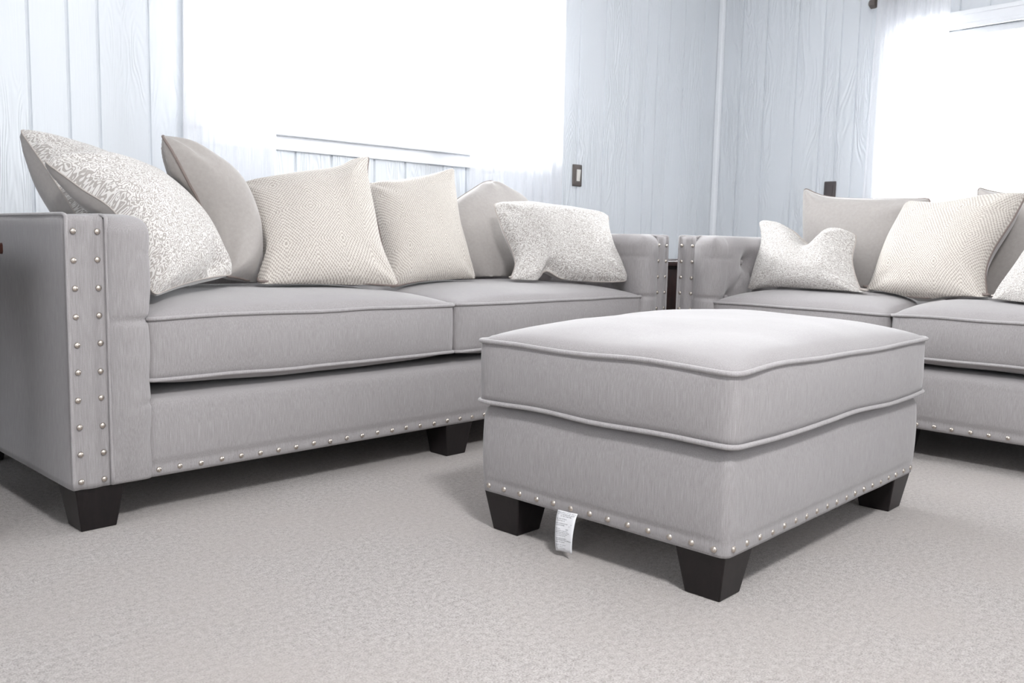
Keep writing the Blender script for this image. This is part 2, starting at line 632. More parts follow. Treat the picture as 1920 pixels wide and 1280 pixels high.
# ------------------------------------------------------------------ curtains and rods
def curtain(name, axis, plane, a0, a1, z0, z1, folds, amp, label, group, flare=0.0, toe=0.0):
    nu, nz = folds * 12, 30
    v = []
    rnd = random.Random(folds * 13)
    ph = [rnd.uniform(-0.6, 0.6) for _ in range(nu + 1)]
    for j in range(nz + 1):
        t = j / nz
        z = z1 + (z0 - z1) * t
        for i in range(nu + 1):
            s = i / nu
            a = a0 + (a1 - a0) * s
            a += (flare * (1 - s) + toe * s) * t
            d = math.sin(s * folds * 2 * PI + 0.5 * math.sin(s * 9 + t * 1.5)) * amp * (0.55 + 0.45 * t) + 0.3 * amp * math.sin(s * folds * 4.4 * PI + 2 * t)
            v.append((a, plane + d, z) if axis == 'x' else (plane + d, a, z))
    f = [(j * (nu + 1) + i, j * (nu + 1) + i + 1, (j + 1) * (nu + 1) + i + 1, (j + 1) * (nu + 1) + i) for j in range(nz) for i in range(nu)]
    o = mesh(name, v, f, SHEER)
    return tag(o, label, 'curtain', group)


CG = 'sheer white curtain panels'
curtain('sheer_curtain', 'x', WY - 0.135, 1.315, 1.645, 0.06, 2.24, 7, 0.018, 'sheer white curtain panel behind the piped grey pillow on the long sofa', CG, -0.03, 0.01)
curtain('sheer_curtain', 'x', WY - 0.135, 2.62, 3.20, 0.06, 2.24, 9, 0.018, 'sheer white curtain panel beside the grey wall plate with the ivory switch', CG, 0.0, 0.0)
curtain('sheer_curtain', 'y', WX - 0.11, 1.895, 2.268, 0.06, 2.02, 7, 0.015, 'sheer white curtain panel hanging from the bronze rod beyond the loveseat', CG, 0.0, 0.02)


def rod(name, axis, plane, off, a0, a1, z, label):
    root = empty(name, (0, 0, 0))
    def P(a, d, zz):
        return (a, plane - d, zz) if axis == 'x' else (plane - d, a, zz)
    MB().tube([P(a0, off, z), P(a1, off, z)], 0.011, 12).build('pole', BRONZE_DK, root, smooth=False)
    for a, s in ((a0, -1), (a1, 1)):
        # faceted finial: stacked square collar and block
        m = MB()
        prof = [(0.0, 0.014), (0.006, 0.02), (0.012, 0.012), (0.018, 0.026), (0.045, 0.026), (0.056, 0.012)]
        v = []; f = []
        for k, (da, r) in enumerate(prof):
            for q in range(6):
                an = PI / 6 + q * PI / 3
                v.append(P(a + s * da, off + r * math.cos(an), z + r * math.sin(an)))
        for k in range(len(prof) - 1):
            for q in range(6):
                f.append((k * 6 + q, k * 6 + (q + 1) % 6, (k + 1) * 6 + (q + 1) % 6, (k + 1) * 6 + q))
        f.append(tuple(range(6))); f.append(tuple(range(len(v) - 6, len(v))))
        m.add(v, f).build('finial', BRONZE, root)
        b = MB()
        ai = a - s * 0.05
        c1, c2 = P(ai - 0.006, 0.0, z - 0.035), P(ai + 0.006, 0.006, z + 0.035)
        b.box(tuple(min(p, q) for p, q in zip(c1, c2)), tuple(max(p, q) for p, q in zip(c1, c2)))
        c1, c2 = P(ai - 0.005, 0.006, z - 0.022), P(ai + 0.005, off + 0.012, z - 0.012)
        b.box(tuple(min(p, q) for p, q in zip(c1, c2)), tuple(max(p, q) for p, q in zip(c1, c2)))
        b.build('bracket', BRONZE_DK, root)
    return tag(root, label, 'curtain rod')


rod('curtain_rod', 'y', WX, 0.07, 0.35, 2.275, 1.945, 'dark bronze curtain rod with faceted finial on the wall beyond the loveseat')
rod('curtain_rod', 'x', WY, 0.085, 1.30, 3.30, 2.20, 'dark bronze curtain rod above the window behind the long sofa')


# ------------------------------------------------------------------ shared soft furniture shapes
def leg(name, cx, cy, z1, wt, wb, parent):
    m = MB()
    a, b = wt / 2, wb / 2
    v = []
    for z, w in ((0, b), (z1, a)):
        v += [(cx - w, cy - w, z), (cx + w, cy - w, z), (cx + w, cy + w, z), (cx - w, cy + w, z)]
    m.add(v, [(0, 3, 2, 1), (4, 5, 6, 7), (0, 1, 5, 4), (1, 2, 6, 5), (2, 3, 7, 6), (3, 0, 4, 7)])
    return m.build(name, LEGWOOD, parent, bevel=0.0025)


def nail_mesh():
    r, hgt = 0.0064, 0.0042
    v = [(0, 0, hgt)]
    f = []
    nr, ns = 5, 14
    for i in range(1, nr + 1):
        a = i / nr * PI / 2
        for k in range(ns):
            v.append((r * math.sin(a) * math.cos(2 * PI * k / ns), r * math.sin(a) * math.sin(2 * PI * k / ns), hgt * math.cos(a)))
    for k in range(ns):
        f.append((0, 1 + k, 1 + (k + 1) % ns))
    for i in range(nr - 1):
        for k in range(ns):
            f.append((1 + i * ns + k, 1 + (i + 1) * ns + k, 1 + (i + 1) * ns + (k + 1) % ns, 1 + i * ns + (k + 1) % ns))
    b = 1 + (nr - 1) * ns
    f.append(tuple(b + k for k in range(ns - 1, -1, -1)))
    me = bpy.data.meshes.new('nail_head')
    me.from_pydata(v, [], f)
    me.materials.append(NICKEL)
    me.polygons.foreach_set('use_smooth', [True] * (len(me.polygons) - 1) + [False])
    return me


NAIL = nail_mesh()
_nails = random.Random(5)


def nail(parent, p, n):
    """a nail head seated on the fabric at p, pointing along n (parent's own coordinates)"""
    o = bpy.data.objects.new('nail_head', NAIL)
    COL.objects.link(o)
    o.parent = parent
    j = _nails
    d = Vector(n).normalized()
    q = d.to_track_quat('Z', 'Y')
    o.rotation_mode = 'QUATERNION'
    o.rotation_quaternion = q
    o.location = Vector(p) + q @ Vector((j.uniform(-0.0012, 0.0012), j.uniform(-0.0012, 0.0012), 0)) - d * 0.0008
    return o


def ring_rect(hx, hy, r, n=14, per=0.02):
    """rounded rectangle loop, counter-clockwise, centred; evenly spaced points"""
    pts = []
    for cx, cy, a0 in ((hx - r, -hy + r, -90), (hx - r, hy - r, 0), (-hx + r, hy - r, 90), (-hx + r, -hy + r, 180)):
        for k in range(n + 1):
            a = math.radians(a0 + 90 * k / n)
            pts.append(Vector((cx + r * math.cos(a), cy + r * math.sin(a), 0)))
    out = []
    m = len(pts)
    for i in range(m):
        a, b = pts[i], pts[(i + 1) % m]
        L = (b - a).length
        s = max(1, int(L / per))
        for k in range(s):
            out.append(a.lerp(b, k / s))
    return out


def box_cushion(name, x0, x1, y0, y1, zb, zt, crown, under, r, mat, parent, seed=0, bulge=0.010, pipe=0.0048, wave=0.003, pmat=None):
    """boxed cushion: welted top and bottom seams, bulging border, crowned top and soft underside"""
    cx, cy, hx, hy = (x0 + x1) / 2, (y0 + y1) / 2, (x1 - x0) / 2, (y1 - y0) / 2
    nx, ny = max(24, int(hx * 2 / 0.018)), max(24, int(hy * 2 / 0.018))

    def wob(x, y, s):
        return wave * noise.noise(Vector((x * 4.5 + seed * 3.1, y * 4.5, s * 5.0))) * 1.6

    def plan(u, v):
        p = Vector((u * hx, v * hy, 0))
        q = Vector((max(-hx + r, min(hx - r, p.x)), max(-hy + r, min(hy - r, p.y)), 0))
        d = p - q
        if d.length > 1e-9 and abs(d.x) > 1e-9 and abs(d.y) > 1e-9:
            d = d * (max(abs(d.x), abs(d.y)) / d.length)
        return q + d

    def dome(u, v):
        a = max(0.0, 1 - abs(u) ** 3.2); b = max(0.0, 1 - abs(v) ** 3.2)
        return (a * b) ** 0.47
    V = []; FC = []
    top = {}; bot = {}

    def put(p):
        V.append((cx + p[0], cy + p[1], p[2])); return len(V) - 1

    def us(i, n):
        t = 2 * i / n - 1
        return math.copysign(1 - (1 - abs(t)) ** 1.25, t) * 0.35 + t * 0.65
    for i in range(nx + 1):
        for j in range(ny + 1):
            u, v = us(i, nx), us(j, ny)
            p = plan(u, v)
            d = dome(u, v)
            wr = noise.noise(Vector((p.x * 4 + seed, p.y * 4, 3.3))) * 0.004 * d + noise.noise(Vector((p.x * 13 + seed, p.y * 13, 1.3))) * 0.0012 * d
            top[i, j] = put((p.x, p.y, zt + wob(p.x, p.y, 0) + crown * d + wr))
    for i in range(nx):
        for j in range(ny):
            FC.append((top[i, j], top[i + 1, j], top[i + 1, j + 1], top[i, j + 1]))
    for i in range(nx + 1):
        for j in range(ny + 1):
            u, v = us(i, nx), us(j, ny)
            p = plan(u, v)
            bot[i, j] = put((p.x, p.y, zb + wob(p.x, p.y, 1) - under * dome(u, v)))
    for i in range(nx):
        for j in range(ny):
            FC.append((bot[i, j], bot[i, j + 1], bot[i + 1, j + 1], bot[i + 1, j]))
    edge = [(i, 0) for i in range(nx)] + [(nx, j) for j in range(ny)] + [(i, ny) for i in range(nx, 0, -1)] + [(0, j) for j in range(ny, 0, -1)]
    nl = 8
    rings = [[bot[e] for e in edge]]
    for l in range(1, nl):
        t = l / nl
        rg = []
        for e in edge:
            a, b = Vector(V[bot[e]]), Vector(V[top[e]])
            p = a.lerp(b, t)
            o = Vector((p.x - cx, p.y - cy, 0))
            nrm = Vector((o.x / hx if abs(o.x) > hx - r else 0, o.y / hy if abs(o.y) > hy - r else 0, 0))
            if nrm.length > 0: nrm.normalize()
            fr = 1 - max(0, (min(abs(o.x) / hx, abs(o.y) / hy))) ** 6
            k = bulge * math.sin(PI * t) ** 0.7 * fr + 0.0015 * noise.noise(Vector((p.x * 11, p.y * 11, p.z * 11 + seed)))
            V.append(tuple(p + nrm * k)); rg.append(len(V) - 1)
        rings.append(rg)
    rings.append([top[e] for e in edge])
    m = len(edge)
    for a, b in zip(rings[:-1], rings[1:]):
        for k in range(m):
            FC.append((a[k], a[(k + 1) % m], b[(k + 1) % m], b[k]))
    o = mesh(name, V, FC, mat, parent)
    if pipe:
        for src in (top, bot):
            pts = []
            last = None
            for e in edge:
                p = Vector(V[src[e]])
                ov = Vector((p.x - cx, p.y - cy, 0))
                nn = Vector((max(0, abs(ov.x) - hx + r) * (1 if ov.x > 0 else -1), max(0, abs(ov.y) - hy + r) * (1 if ov.y > 0 else -1), 0))
                if nn.length > 0: nn.normalize()
                q = p + nn * pipe * 0.5
                if last is None or (q - last).length > 0.004:
                    pts.append(q); last = q
            MB().tube(pts, pipe, 8, True).build('piping', pmat or LINEN_PIPE, o, smooth=True)
    return o


def arm(root, side, L, D, z0=0.102, z1=0.70):
    """tuxedo arm: side = 0 left end, 1 right end. Outer nail-trimmed panel, tufted pad on the inner side"""
    W1_, W2_ = 0.082, 0.178

    def mx(x):
        return x if side == 0 else L - x
    def fl(v, f):
        v = [(mx(x), y, z) for x, y, z in v]
        return v, (f if side == 0 else [tuple(reversed(q)) for q in f])

    def dcore(p):
        # slight puff of the front panel between the two nail rows, hollow at the rows
        x, y, z = p
        if y < 0.02:
            k = math.exp(-((x - 0.041) / 0.013) ** 2)
            y -= 0.005 * k - 0.002 * (math.exp(-((x - 0.0165) / 0.006) ** 2) + math.exp(-((x - 0.0655) / 0.006) ** 2))
            y += 0.0015 * noise.noise(Vector((x * 30, 1, z * 16)))
        if x < 0.02:
            x += 0.0035 * math.sin(PI * (z - z0) / (z1 - z0)) * 1.0 - 0.002
            x += 0.0015 * noise.noise(Vector((y * 6, 2, z * 6)))
        return (x, y, z)
    v, f = soft_box((0.0, 0.0, z0), (W1_, D, z1), 0.006, 0.010, (22, 40, 44), dcore)
    o = mesh('arm', *fl(v, f), LINEN, root)
    # tufted pad
    rows = [(0.605, 0.205, 0.19), (0.47, 0.11, 0.19), (0.335, 0.205, 0.19)]
    btn = []
    for z, ys, st in rows:
        y = ys
        while y < D - 0.2:
            btn.append((y, z)); y += st
    segs = []
    for (ya, za) in btn:
        for (yb, zb) in btn:
            if za > zb and abs(za - zb) < 0.15 and abs(ya - yb) < 0.11:
                segs.append(((ya, za), (yb, zb)))

    def dpad(p):
        x, y, z = p
        t = (x - W1_) / (W2_ - W1_)
        inner = max(0.0, min(1.0, (t - 0.35) / 0.5))
        front = math.exp(-(max(0, y) / 0.03) ** 2)
        dx = 0.0; dy = 0.0; dz = 0.0
        # tufts on the inner face
        if inner > 0:
            k = 0.0
            for (yb, zb) in btn:
                d2 = ((y - yb) ** 2 + (z - zb) ** 2) ** 0.5
                k += 0.040 * math.exp(-(d2 / 0.034) ** 1.5)
            for (ya, za), (yb, zb) in segs:
                ex, ez = yb - ya, zb - za
                LL = ex * ex + ez * ez
                s = max(0, min(1, ((y - ya) * ex + (z - za) * ez) / LL))
                dd = math.hypot(y - ya - s * ex, z - za - s * ez)
                k = max(k, 0.013 * math.exp(-(dd / 0.010) ** 1.3)) if k < 0.013 else k
            dx -= k * inner
        # horizontal pleats round the front from the first buttons
        for (yb, zb) in btn:
            if yb < 0.13 and y < yb:
                g = math.exp(-((z - zb) / 0.007) ** 2)
                if y < 0.05:
                    dy += 0.007 * g * front * (0.3 + 0.7 * min(1, max(0, t) / 0.7))
                dx -= 0.005 * g * inner
        if y < 0.10:
            for zb, am in ((0.62, 0.35), (0.28, 0.6)):
                g = math.exp(-((z - zb) / 0.007) ** 2)
                dy += 0.004 * am * g * front * max(0, min(1, t * 2 - 0.8))
                dx -= 0.006 * am * g * inner
        # puffed front between pleats
        if y < 0.06:
            ph = 0.5 - 0.5 * math.cos(2 * PI * (z - 0.335) / 0.135)
            dx += 0.003 * ph * inner
            dy -= 0.021 * math.sin(PI * max(0, min(1, t + 0.02))) ** 0.6 * front * min(1, max(0, (z - z0) / 0.16)) ** 0.7
        # bulge near the top, thinner lower down
        dx += 0.006 * math.exp(-((z - 0.60) / 0.09) ** 2) * inner
        dy += 0.0012 * noise.noise(Vector((x * 30, y * 30, z * 25)))
        if x < W1_ - 0.003 and y < 0.03:
            dy = max(0.0, 0.008 - y)
        return (x + dx, y + dy, z + dz)
    v, f = soft_box((W1_ - 0.05, -0.004, z0), (W2_, D - 0.02, z1 + 0.005), 0.024, 0.046, (26, 110, 96), dpad)
    pad = mesh('arm_pad', *fl(v, f), LINEN, o)
    bmesh_btn = MB()
    for (yb, zb) in btn:
        vv, ff = rounded_box((W2_ - 0.036, yb - 0.010, zb - 0.010), (W2_ - 0.022, yb + 0.010, zb + 0.010), 0.0068, (6, 8, 8))
        q = mesh('tuft_button', *fl(vv, ff), LINEN_PIPE, o)
    # welts: front outer edge, inner edge of the nail panel, top outer edge
    m = MB()
    for xx in (0.003, W1_ + 0.001):
        yy = 0.002 if xx < 0.05 else -0.0045
        pts = [(mx(xx), yy, z0 + 0.002 + (z1 - 0.006 - z0) * k / 30) for k in range(31)]
        pts += [(mx(xx), 0.006, z1 - 0.001)] + [(mx(xx), 0.02 + (D - 0.03) * k / 20, z1 + 0.001) for k in range(21)]
        m.tube(pts, 0.0042, 8)
    m.build('piping', LINEN_PIPE, o, smooth=True)
    for xx in (0.0165, 0.0655):
        for k in range(10):
            z = z0 + 0.017 + k * 0.0606
            nail(o, (mx(xx), -0.0012, z), (0, -1, 0))
    return o


def sofa(name, L, D, ncush, loc, rz, label, cat, crown, zt):
    root = tag(empty(name, loc, rz), label, cat)
    a1 = arm(root, 0, L, D)
    a2 = arm(root, 1, L, D)
    ain = 0.172
    # front rail with a soft top edge and a nail-trimmed lower edge
    def drail(p):
        x, y, z = p
        t = (z - 0.102) / 0.19
        if y < 0.05:
            y -= 0.008 * math.sin(PI * max(0, min(1, t))) ** 0.8
            y += 0.004 * math.exp(-((z - 0.130) / 0.007) ** 2)
            y += 0.0015 * noise.noise(Vector((x * 8, 0, z * 10)))
        return (x, y, z)
    v, f = soft_box((ain - 0.012, 0.004, 0.102), (L - ain + 0.012, D - 0.1, 0.294), 0.004, 0.028, (60, 24, 24), drail)
    rail = mesh('front_rail', v, f, LINEN, root)
    n = int((L - 2 * ain - 0.02) / 0.053)
    for k in range(n + 1):
        x = ain + 0.018 + (L - 2 * ain - 0.036) * k / n
        nail(rail, (x, 0.0008, 0.117), (0, -1, 0))
    # back with tufted inner face
    btn = [(ain + 0.12 + 0.19 * i + (0.095 if j % 2 else 0), 0.605 - 0.135 * j) for j in range(2) for i in range(int((L - 2 * ain - 0.15) / 0.19))]

    def dback(p):
        x, y, z = p
        if y < D - 0.2:
            k = sum(0.035 * math.exp(-(math.hypot(x - bx, z - bz) / 0.035) ** 1.5) for bx, bz in btn)
            y += k
        return (x, y, z)
    v, f = rounded_box((ain - 0.01, D - 0.25, 0.25), (L - ain + 0.01, D - 0.085, 0.70), 0.045, (90, 10, 40), dback)
    back = mesh('backrest', v, f, LINEN, root)
    v, f = rounded_box((0.085, D - 0.088, 0.102), (L - 0.085, D, 0.698), 0.008, (20, 6, 20))
    mesh('back_panel', v, f, LINEN, root)
    MB().box((0.02, 0.02, 0.1025), (L - 0.02, D - 0.02, 0.106)).build('dust_cover', DUST, root)
    # seat cushions
    w = (L - 2 * ain) / ncush
    for k in range(ncush):
        xa = ain + w * k + (0.004 if k else -0.004)
        xb = ain + w * (k + 1) - (0.004 if k < ncush - 1 else -0.004)
        box_cushion('seat_cushion', xa, xb, -0.004, D - 0.24, 0.328, zt, crown, 0.036, 0.020, LINEN, root, seed=k + int(L * 10))
    # legs
    for x in (0.06, L / 2 + 0.03, L - 0.06):
        for y in (0.06, D - 0.06):
            leg('leg', x, y, 0.102, 0.108, 0.078, root)
    return root


SOFA_A = math.radians(3.4)
sofa('sofa', 2.225, 0.93, 2, (0.5745, 2.033, 0), SOFA_A, 'long light grey linen sofa under the window, left end nearest the camera', 'sofa', 0.050, 0.471)
sofa('loveseat', 1.66, 0.93, 2, (2.795, 2.118, 0), math.radians(-88.0), 'short grey linen loveseat behind the ottoman, set at a right angle to the long sofa', 'loveseat', 0.056, 0.458)

# ------------------------------------------------------------------ ottoman
OW, OD = 0.949, 0.633
ott = tag(empty('ottoman', (1.356, 0.891, 0), math.radians(4.35)), 'rectangular grey linen ottoman with nail head trim standing alone on the carpet', 'ottoman')


def dott(p):
    x, y, z = p
    t = max(0, min(1, (z - 0.093) / 0.205))
    b = 0.010 * math.sin(PI * t) ** 0.8 - 0.0025 * math.exp(-((z - 0.120) / 0.006) ** 2)
    fx = 1 - abs(2 * x / OW - 1) ** 8
    fy = 1 - abs(2 * y / OD - 1) ** 8
    b *= 1.0
    if y < 0.03: y -= b * (0.35 + 0.65 * fx)
    elif y > OD - 0.03: y += b * (0.35 + 0.65 * fx)
    if x < 0.03: x -= b * (0.35 + 0.65 * fy)
    elif x > OW - 0.03: x += b * (0.35 + 0.65 * fy)
    k = 0.0015 * noise.noise(Vector((x * 9, y * 9, z * 9)))
    return (x + k, y + k, z)


v, f = soft_box((0, 0, 0.093), (OW, OD, 0.300), 0.016, 0.034, (72, 50, 36), dott)
base = mesh('upholstered_base', v, f, LINEN, ott)
for k in range(13):
    y = 0.024 + (OD - 0.048) * k / 12
    nail(base, (-0.0025, y, 0.108), (-1, 0, 0))
    nail(base, (OW + 0.0025, y, 0.108), (1, 0, 0))
for k in range(19):
    x = 0.024 + (OW - 0.048) * k / 18
    nail(base, (x, -0.0025, 0.108), (0, -1, 0))
    nail(base, (x, OD + 0.0025, 0.108), (0, 1, 0))
box_cushion('top_cushion', -0.011, OW + 0.011, -0.011, OD + 0.011, 0.304, 0.440, 0.058, 0.010, 0.024, LINEN, ott, seed=4, bulge=0.009, pipe=0.0052, wave=0.0045)
for x in (0.058, OW - 0.058):
    for y in (0.058, OD - 0.058):
        leg('leg', x, y, 0.094, 0.108, 0.076, ott)
MB().box((0.02, 0.02, 0.0935), (OW - 0.02, OD - 0.02, 0.0975)).build('dust_cover', DUST, ott)

# law tag hanging from the lower edge on the left side
TW, TH = 0.054, 0.086
tv = []; tf = []
nt_, mt_ = 6, 14


def tagpt(s, t):
    # s across 0..1, t down 0..1
    y = 0.374 + TW / 2 - s * TW
    y -= 0.006 * t * (1 - s) - 0.004 * t * s
    z = 0.098 - TH * t + 0.003 * s
    x = -0.004 - 0.010 * math.sin(t * 2.2) + 0.004 * math.cos((s - 0.5) * 3) * t
    if t < 0.12: x += 0.003 * (0.12 - t) / 0.12
    return Vector((x, y, z))


for j in range(mt_ + 1):
    for i in range(nt_ + 1):
        tv.append(tagpt(i / nt_, j / mt_))
for j in range(mt_):
    for i in range(nt_):
        a = j * (nt_ + 1) + i
        tf.append((a, a + 1, a + nt_ + 2, a + nt_ + 1))
care = mesh('law_tag', tv, tf, PAPER, ott)
care['label'] = 'white printed paper tag'
so = care.modifiers.new('thick', 'SOLIDIFY'); so.thickness = 0.0004
LINES = [(0.045, 'UNDER PENALTY OF LAW THIS TAG', 1, 0.5), (0.085, 'NOT TO BE REMOVED EXCEPT', 1, 0.5), (0.125, 'BY THE CONSUMER', 1, 0.5),
         (0.19, 'ALL NEW MATERIAL', 0.8, 0.4), (0.235, 'CONSISTING OF', 0.8, 0.4),
         (0.30, 'POLYURETHANE FOAM          70', 0.8, 0.5), (0.345, 'POLYESTER FIBER              30', 0.8, 0.5),
         (0.43, 'REG. NO.                 CALIF.', 0.9, 0.5), (0.475, 'Certification is made by the', 0.8, 0.5), (0.515, 'manufacturer that the materials', 0.8, 0.5),
         (0.555, 'in this article are described', 0.8, 0.5), (0.595, 'in accordance with law', 0.8, 0.4), (0.67, 'THIS ARTICLE MEETS', 1, 0.45), (0.71, 'FLAMMABILITY REQUIREMENTS', 1, 0.5),
         (0.76, 'DATE OF DELIVERY', 0.9, 0.5), (0.83, 'Made for the consumer', 0.8, 0.5), (0.875, 'Do not remove', 0.8, 0.4), (0.92, 'Keep away from flame', 0.8, 0.5)]
tvv = []; tff = []
for t, s, k, cpos in LINES:
    cu = bpy.data.curves.new('txt', 'FONT')
    cu.body = s; cu.size = 1; cu.resolution_u = 1
    ob = bpy.data.objects.new('txt', cu)
    COL.objects.link(ob)
    bpy.context.view_layer.update()
    dg = bpy.context.evaluated_depsgraph_get()
    me = ob.evaluated_get(dg).to_mesh()
    xs = [q.co.x for q in me.vertices]
    wdt = max(xs) - min(xs)
    sc = 0.0034 * (1.0 if k >= 1 else 0.9)
    wid = min(0.94, wdt * sc / TW)
    sx = wid / wdt
    st = 0.5 - wid / 2 if cpos == 0.5 and k >= 1 else 0.04
    b = len(tvv)
    for q in me.vertices:
        p = tagpt(st + (q.co.x - min(xs)) * sx, t - q.co.y * sc / TH + 0.012)
        tvv.append((p.x - 0.0006, p.y, p.z))
    tff += [tuple(b + i for i in q.vertices) for q in me.polygons]
    ob.evaluated_get(dg).to_mesh_clear()
    bpy.data.objects.remove(ob)
    bpy.data.curves.remove(cu)
mesh('printed_text', tvv, tff, INK, care, smooth=False)


# ------------------------------------------------------------------ pillows
from mathutils.bvhtree import BVHTree
SOLIDS = []


def add_solid(verts, faces, reach):
    vs = [Vector(v) for v in verts]
    lo = Vector([min(v[i] for v in vs) for i in range(3)]); hi = Vector([max(v[i] for v in vs) for i in range(3)])
    SOLIDS.append((BVHTree.FromPolygons(vs, faces), lo, hi, reach))


bpy.context.view_layer.update()
for _o in list(COL.objects):
    if _o.type == 'MESH' and _o.name.split('.')[0] in ('arm', 'arm_pad', 'seat_cushion', 'backrest', 'back_panel'):
        _m = _o.matrix_world
        add_solid([_m @ v.co for v in _o.data.vertices], [tuple(p.vertices) for p in _o.data.polygons], 0.25)


RD = Vector((0.31, 0.52, 0.79)).normalized()


def inside(bv, p):
    k = 0
    o = Vector(p)
    for _ in range(12):
        h, _n, _i, d = bv.ray_cast(o, RD)
        if h is None:
            break
        k += 1
        o = h + RD * 1e-5
    return k % 2 == 1


def settle(p, margin):
    """move a point of soft stuffing out of whatever solid it would sink into"""
    p = Vector(p)
    for _ in range(8):
        moved = False
        for bv, lo, hi, reach in SOLIDS:
            if any(p[i] < lo[i] - margin or p[i] > hi[i] + margin for i in range(3)):
                continue
            q, nn, _i, d = bv.find_nearest(p, reach)
            if q is None:
                continue
            if d < margin or inside(bv, p):
                if (p - q).dot(nn) > 0 and d > 1e-6 and not inside(bv, p):
                    p = q + (p - q).normalized() * (margin * 1.02)
                else:
                    p = q + nn * (margin * 1.02)
                moved = True
        if not moved:
            break
    return p


def pillow(name, c, mids, tf, tb, fmat, bmat, label, cat='pillow', group=None, seed=0, pw=2.6, q=0.5, pipe=None, pmat=None, tip=0.09, dents=(), wr=0.006, back_sep=False, flip=False):
    """c = 4 corners TL,TR,BR,BL (world); mids = mid-edge points (top,right,bottom,left) or None; tf/tb = front/back fullness"""
    TL, TR, BR, BL = [Vector(p) for p in c]
    straight = [(TL + TR) / 2, (TR + BR) / 2, (BR + BL) / 2, (BL + TL) / 2]
    ctr = (TL + TR + BR + BL) / 4
    M_ = []
    for s, m in zip(straight, mids):
        if m is None:
            M_.append(s + (ctr - s) * 0.07)
        elif isinstance(m, (int, float)):
            M_.append(s + (ctr - s) * m)
        elif isinstance(m, list):
            M_.append([Vector(p) for p in m])
        else:
            M_.append(Vector(m))
    nrm = ((TR - TL) + (BR - BL)).cross((TL - BL) + (TR - BR)).normalized()
    if nrm.dot(CAMP - ctr) < 0 and not flip:
        pass

    def quad(a, m, b, t):
        if isinstance(m, list):
            P = [a] + m + [b]
            ln = [0]
            for p0, p1 in zip(P[:-1], P[1:]):
                ln.append(ln[-1] + (p1 - p0).length)
            x = t * ln[-1]
            k = max(0, min(len(P) - 2, sum(1 for l in ln[1:-1] if l <= x)))
            f = (x - ln[k]) / max(1e-9, ln[k + 1] - ln[k])
            p0, p1, p2, p3 = P[max(k - 1, 0)], P[k], P[k + 1], P[min(k + 2, len(P) - 1)]
            return ((p1 * 2) + (p2 - p0) * f + (p0 * 2 - p1 * 5 + p2 * 4 - p3) * f * f + (p1 * 3 - p0 - p2 * 3 + p3) * f ** 3) * 0.5
        cpt = m * 2 - (a + b) / 2
        return a * (1 - t) ** 2 + cpt * 2 * t * (1 - t) + b * t * t

    def coons(u, v):
        dx, dy = max(0.0, abs(u - 0.5) - 0.5 + tip), max(0.0, abs(v - 0.5) - 0.5 + tip)
        if dx > 0 and dy > 0:
            k = max(dx, dy) / math.hypot(dx, dy)
            u -= math.copysign(dx * (1 - k), u - 0.5)
            v -= math.copysign(dy * (1 - k), v - 0.5)
        tp, bt = quad(TL, M_[0], TR, u), quad(BL, M_[2], BR, u)
        lf, rt = quad(TL, M_[3], BL, v), quad(TR, M_[1], BR, v)
        bil = TL * (1 - u) * (1 - v) + TR * u * (1 - v) + BL * (1 - u) * v + BR * u * v
        return tp * (1 - v) + bt * v + lf * (1 - u) + rt * u - bil

    n = 44
    us = [0.5 - 0.5 * math.cos(PI * i / n) * (0.35) + (i / n - 0.5) * 0.65 for i in range(n + 1)]
    us = [(x - us[0]) / (us[-1] - us[0]) for x in us]
    uv = []
    V = []; FC = []; ids = {}
    root = empty(name, tuple((BL + BR) / 2))
    off = (BL + BR) / 2

    def prof(u, v):
        a, b = 2 * u - 1, 2 * v - 1
        return (max(0, 1 - abs(a) ** pw) * max(0, 1 - abs(b) ** pw)) ** q

    def wrinkle(u, v, s):
        k = 0
        for cu, cv in ((0, 0), (1, 0), (1, 1), (0, 1)):
            d = math.hypot(u - cu, v - cv)
            an = math.atan2(v - cv, u - cu)
            k += math.exp(-(d / 0.28) ** 2) * math.sin(an * 9 + seed + cu * 2 + cv) * min(1, d / 0.12)
        k += 0.8 * noise.noise(Vector((u * 3.2 + seed * 1.7, v * 3.2, s)))
        return k

    def make(pname, sgn, T, mat, parent):
        V = []; FC = []; UV = []; W = []
        for j in range(n + 1):
            for i in range(n + 1):
                u, v = us[i], us[j]
                p = coons(u, v)
                w = prof(u, v)
                h = T * w
                h += wr * wrinkle(u, v, sgn) * min(1, w * 2.2)
                for (du, dv, dr, dd) in (dents if sgn > 0 else ()):
                    h -= dd * math.exp(-(((u - du) ** 2 + (v - dv) ** 2) / (dr * dr))) * min(1, w * 2.5)
                if sgn > 0: h = max(h, T * w * 0.12)
                p = settle(p + nrm * (sgn * h), 0.010)
                W.append(p)
                V.append(p - off); UV.append((u, 1 - v))
        for j in range(n):
            for i in range(n):
                a = j * (n + 1) + i
                qd = (a, a + n + 1, a + n + 2, a + 1)
                FC.append(qd if sgn > 0 else tuple(reversed(qd)))
        mesh(pname, V, FC, mat, parent, True, UV)
        return W, FC
    W1_, F1_ = make('front_cover', 1, tf, fmat, root)
    W2_, F2_ = make('back_cover', -1, tb, bmat, root)
    pts = []
    per = 30
    for e in range(4):
        for k in range(per):
            t = k / per
            u, v = ((t, 0), (1, t), (1 - t, 1), (0, 1 - t))[e]
            # piping hugs the rounded corner tips
            p = coons(u, v)
            pts.append(settle(p + (ctr - p).normalized() * 0.001, 0.017) - off)
    MB().tube(pts, pipe or (0.0022 if fmat is DAMASK else 0.0038), 8, True).build('piping', pmat or (PIPE_LT if fmat is DAMASK else PIPE_DK), root, smooth=True)
    add_solid(W1_ + W2_, F1_ + [tuple(i + len(W1_) for i in q) for q in F2_], 0.12)
    return tag(root, label, cat, group)


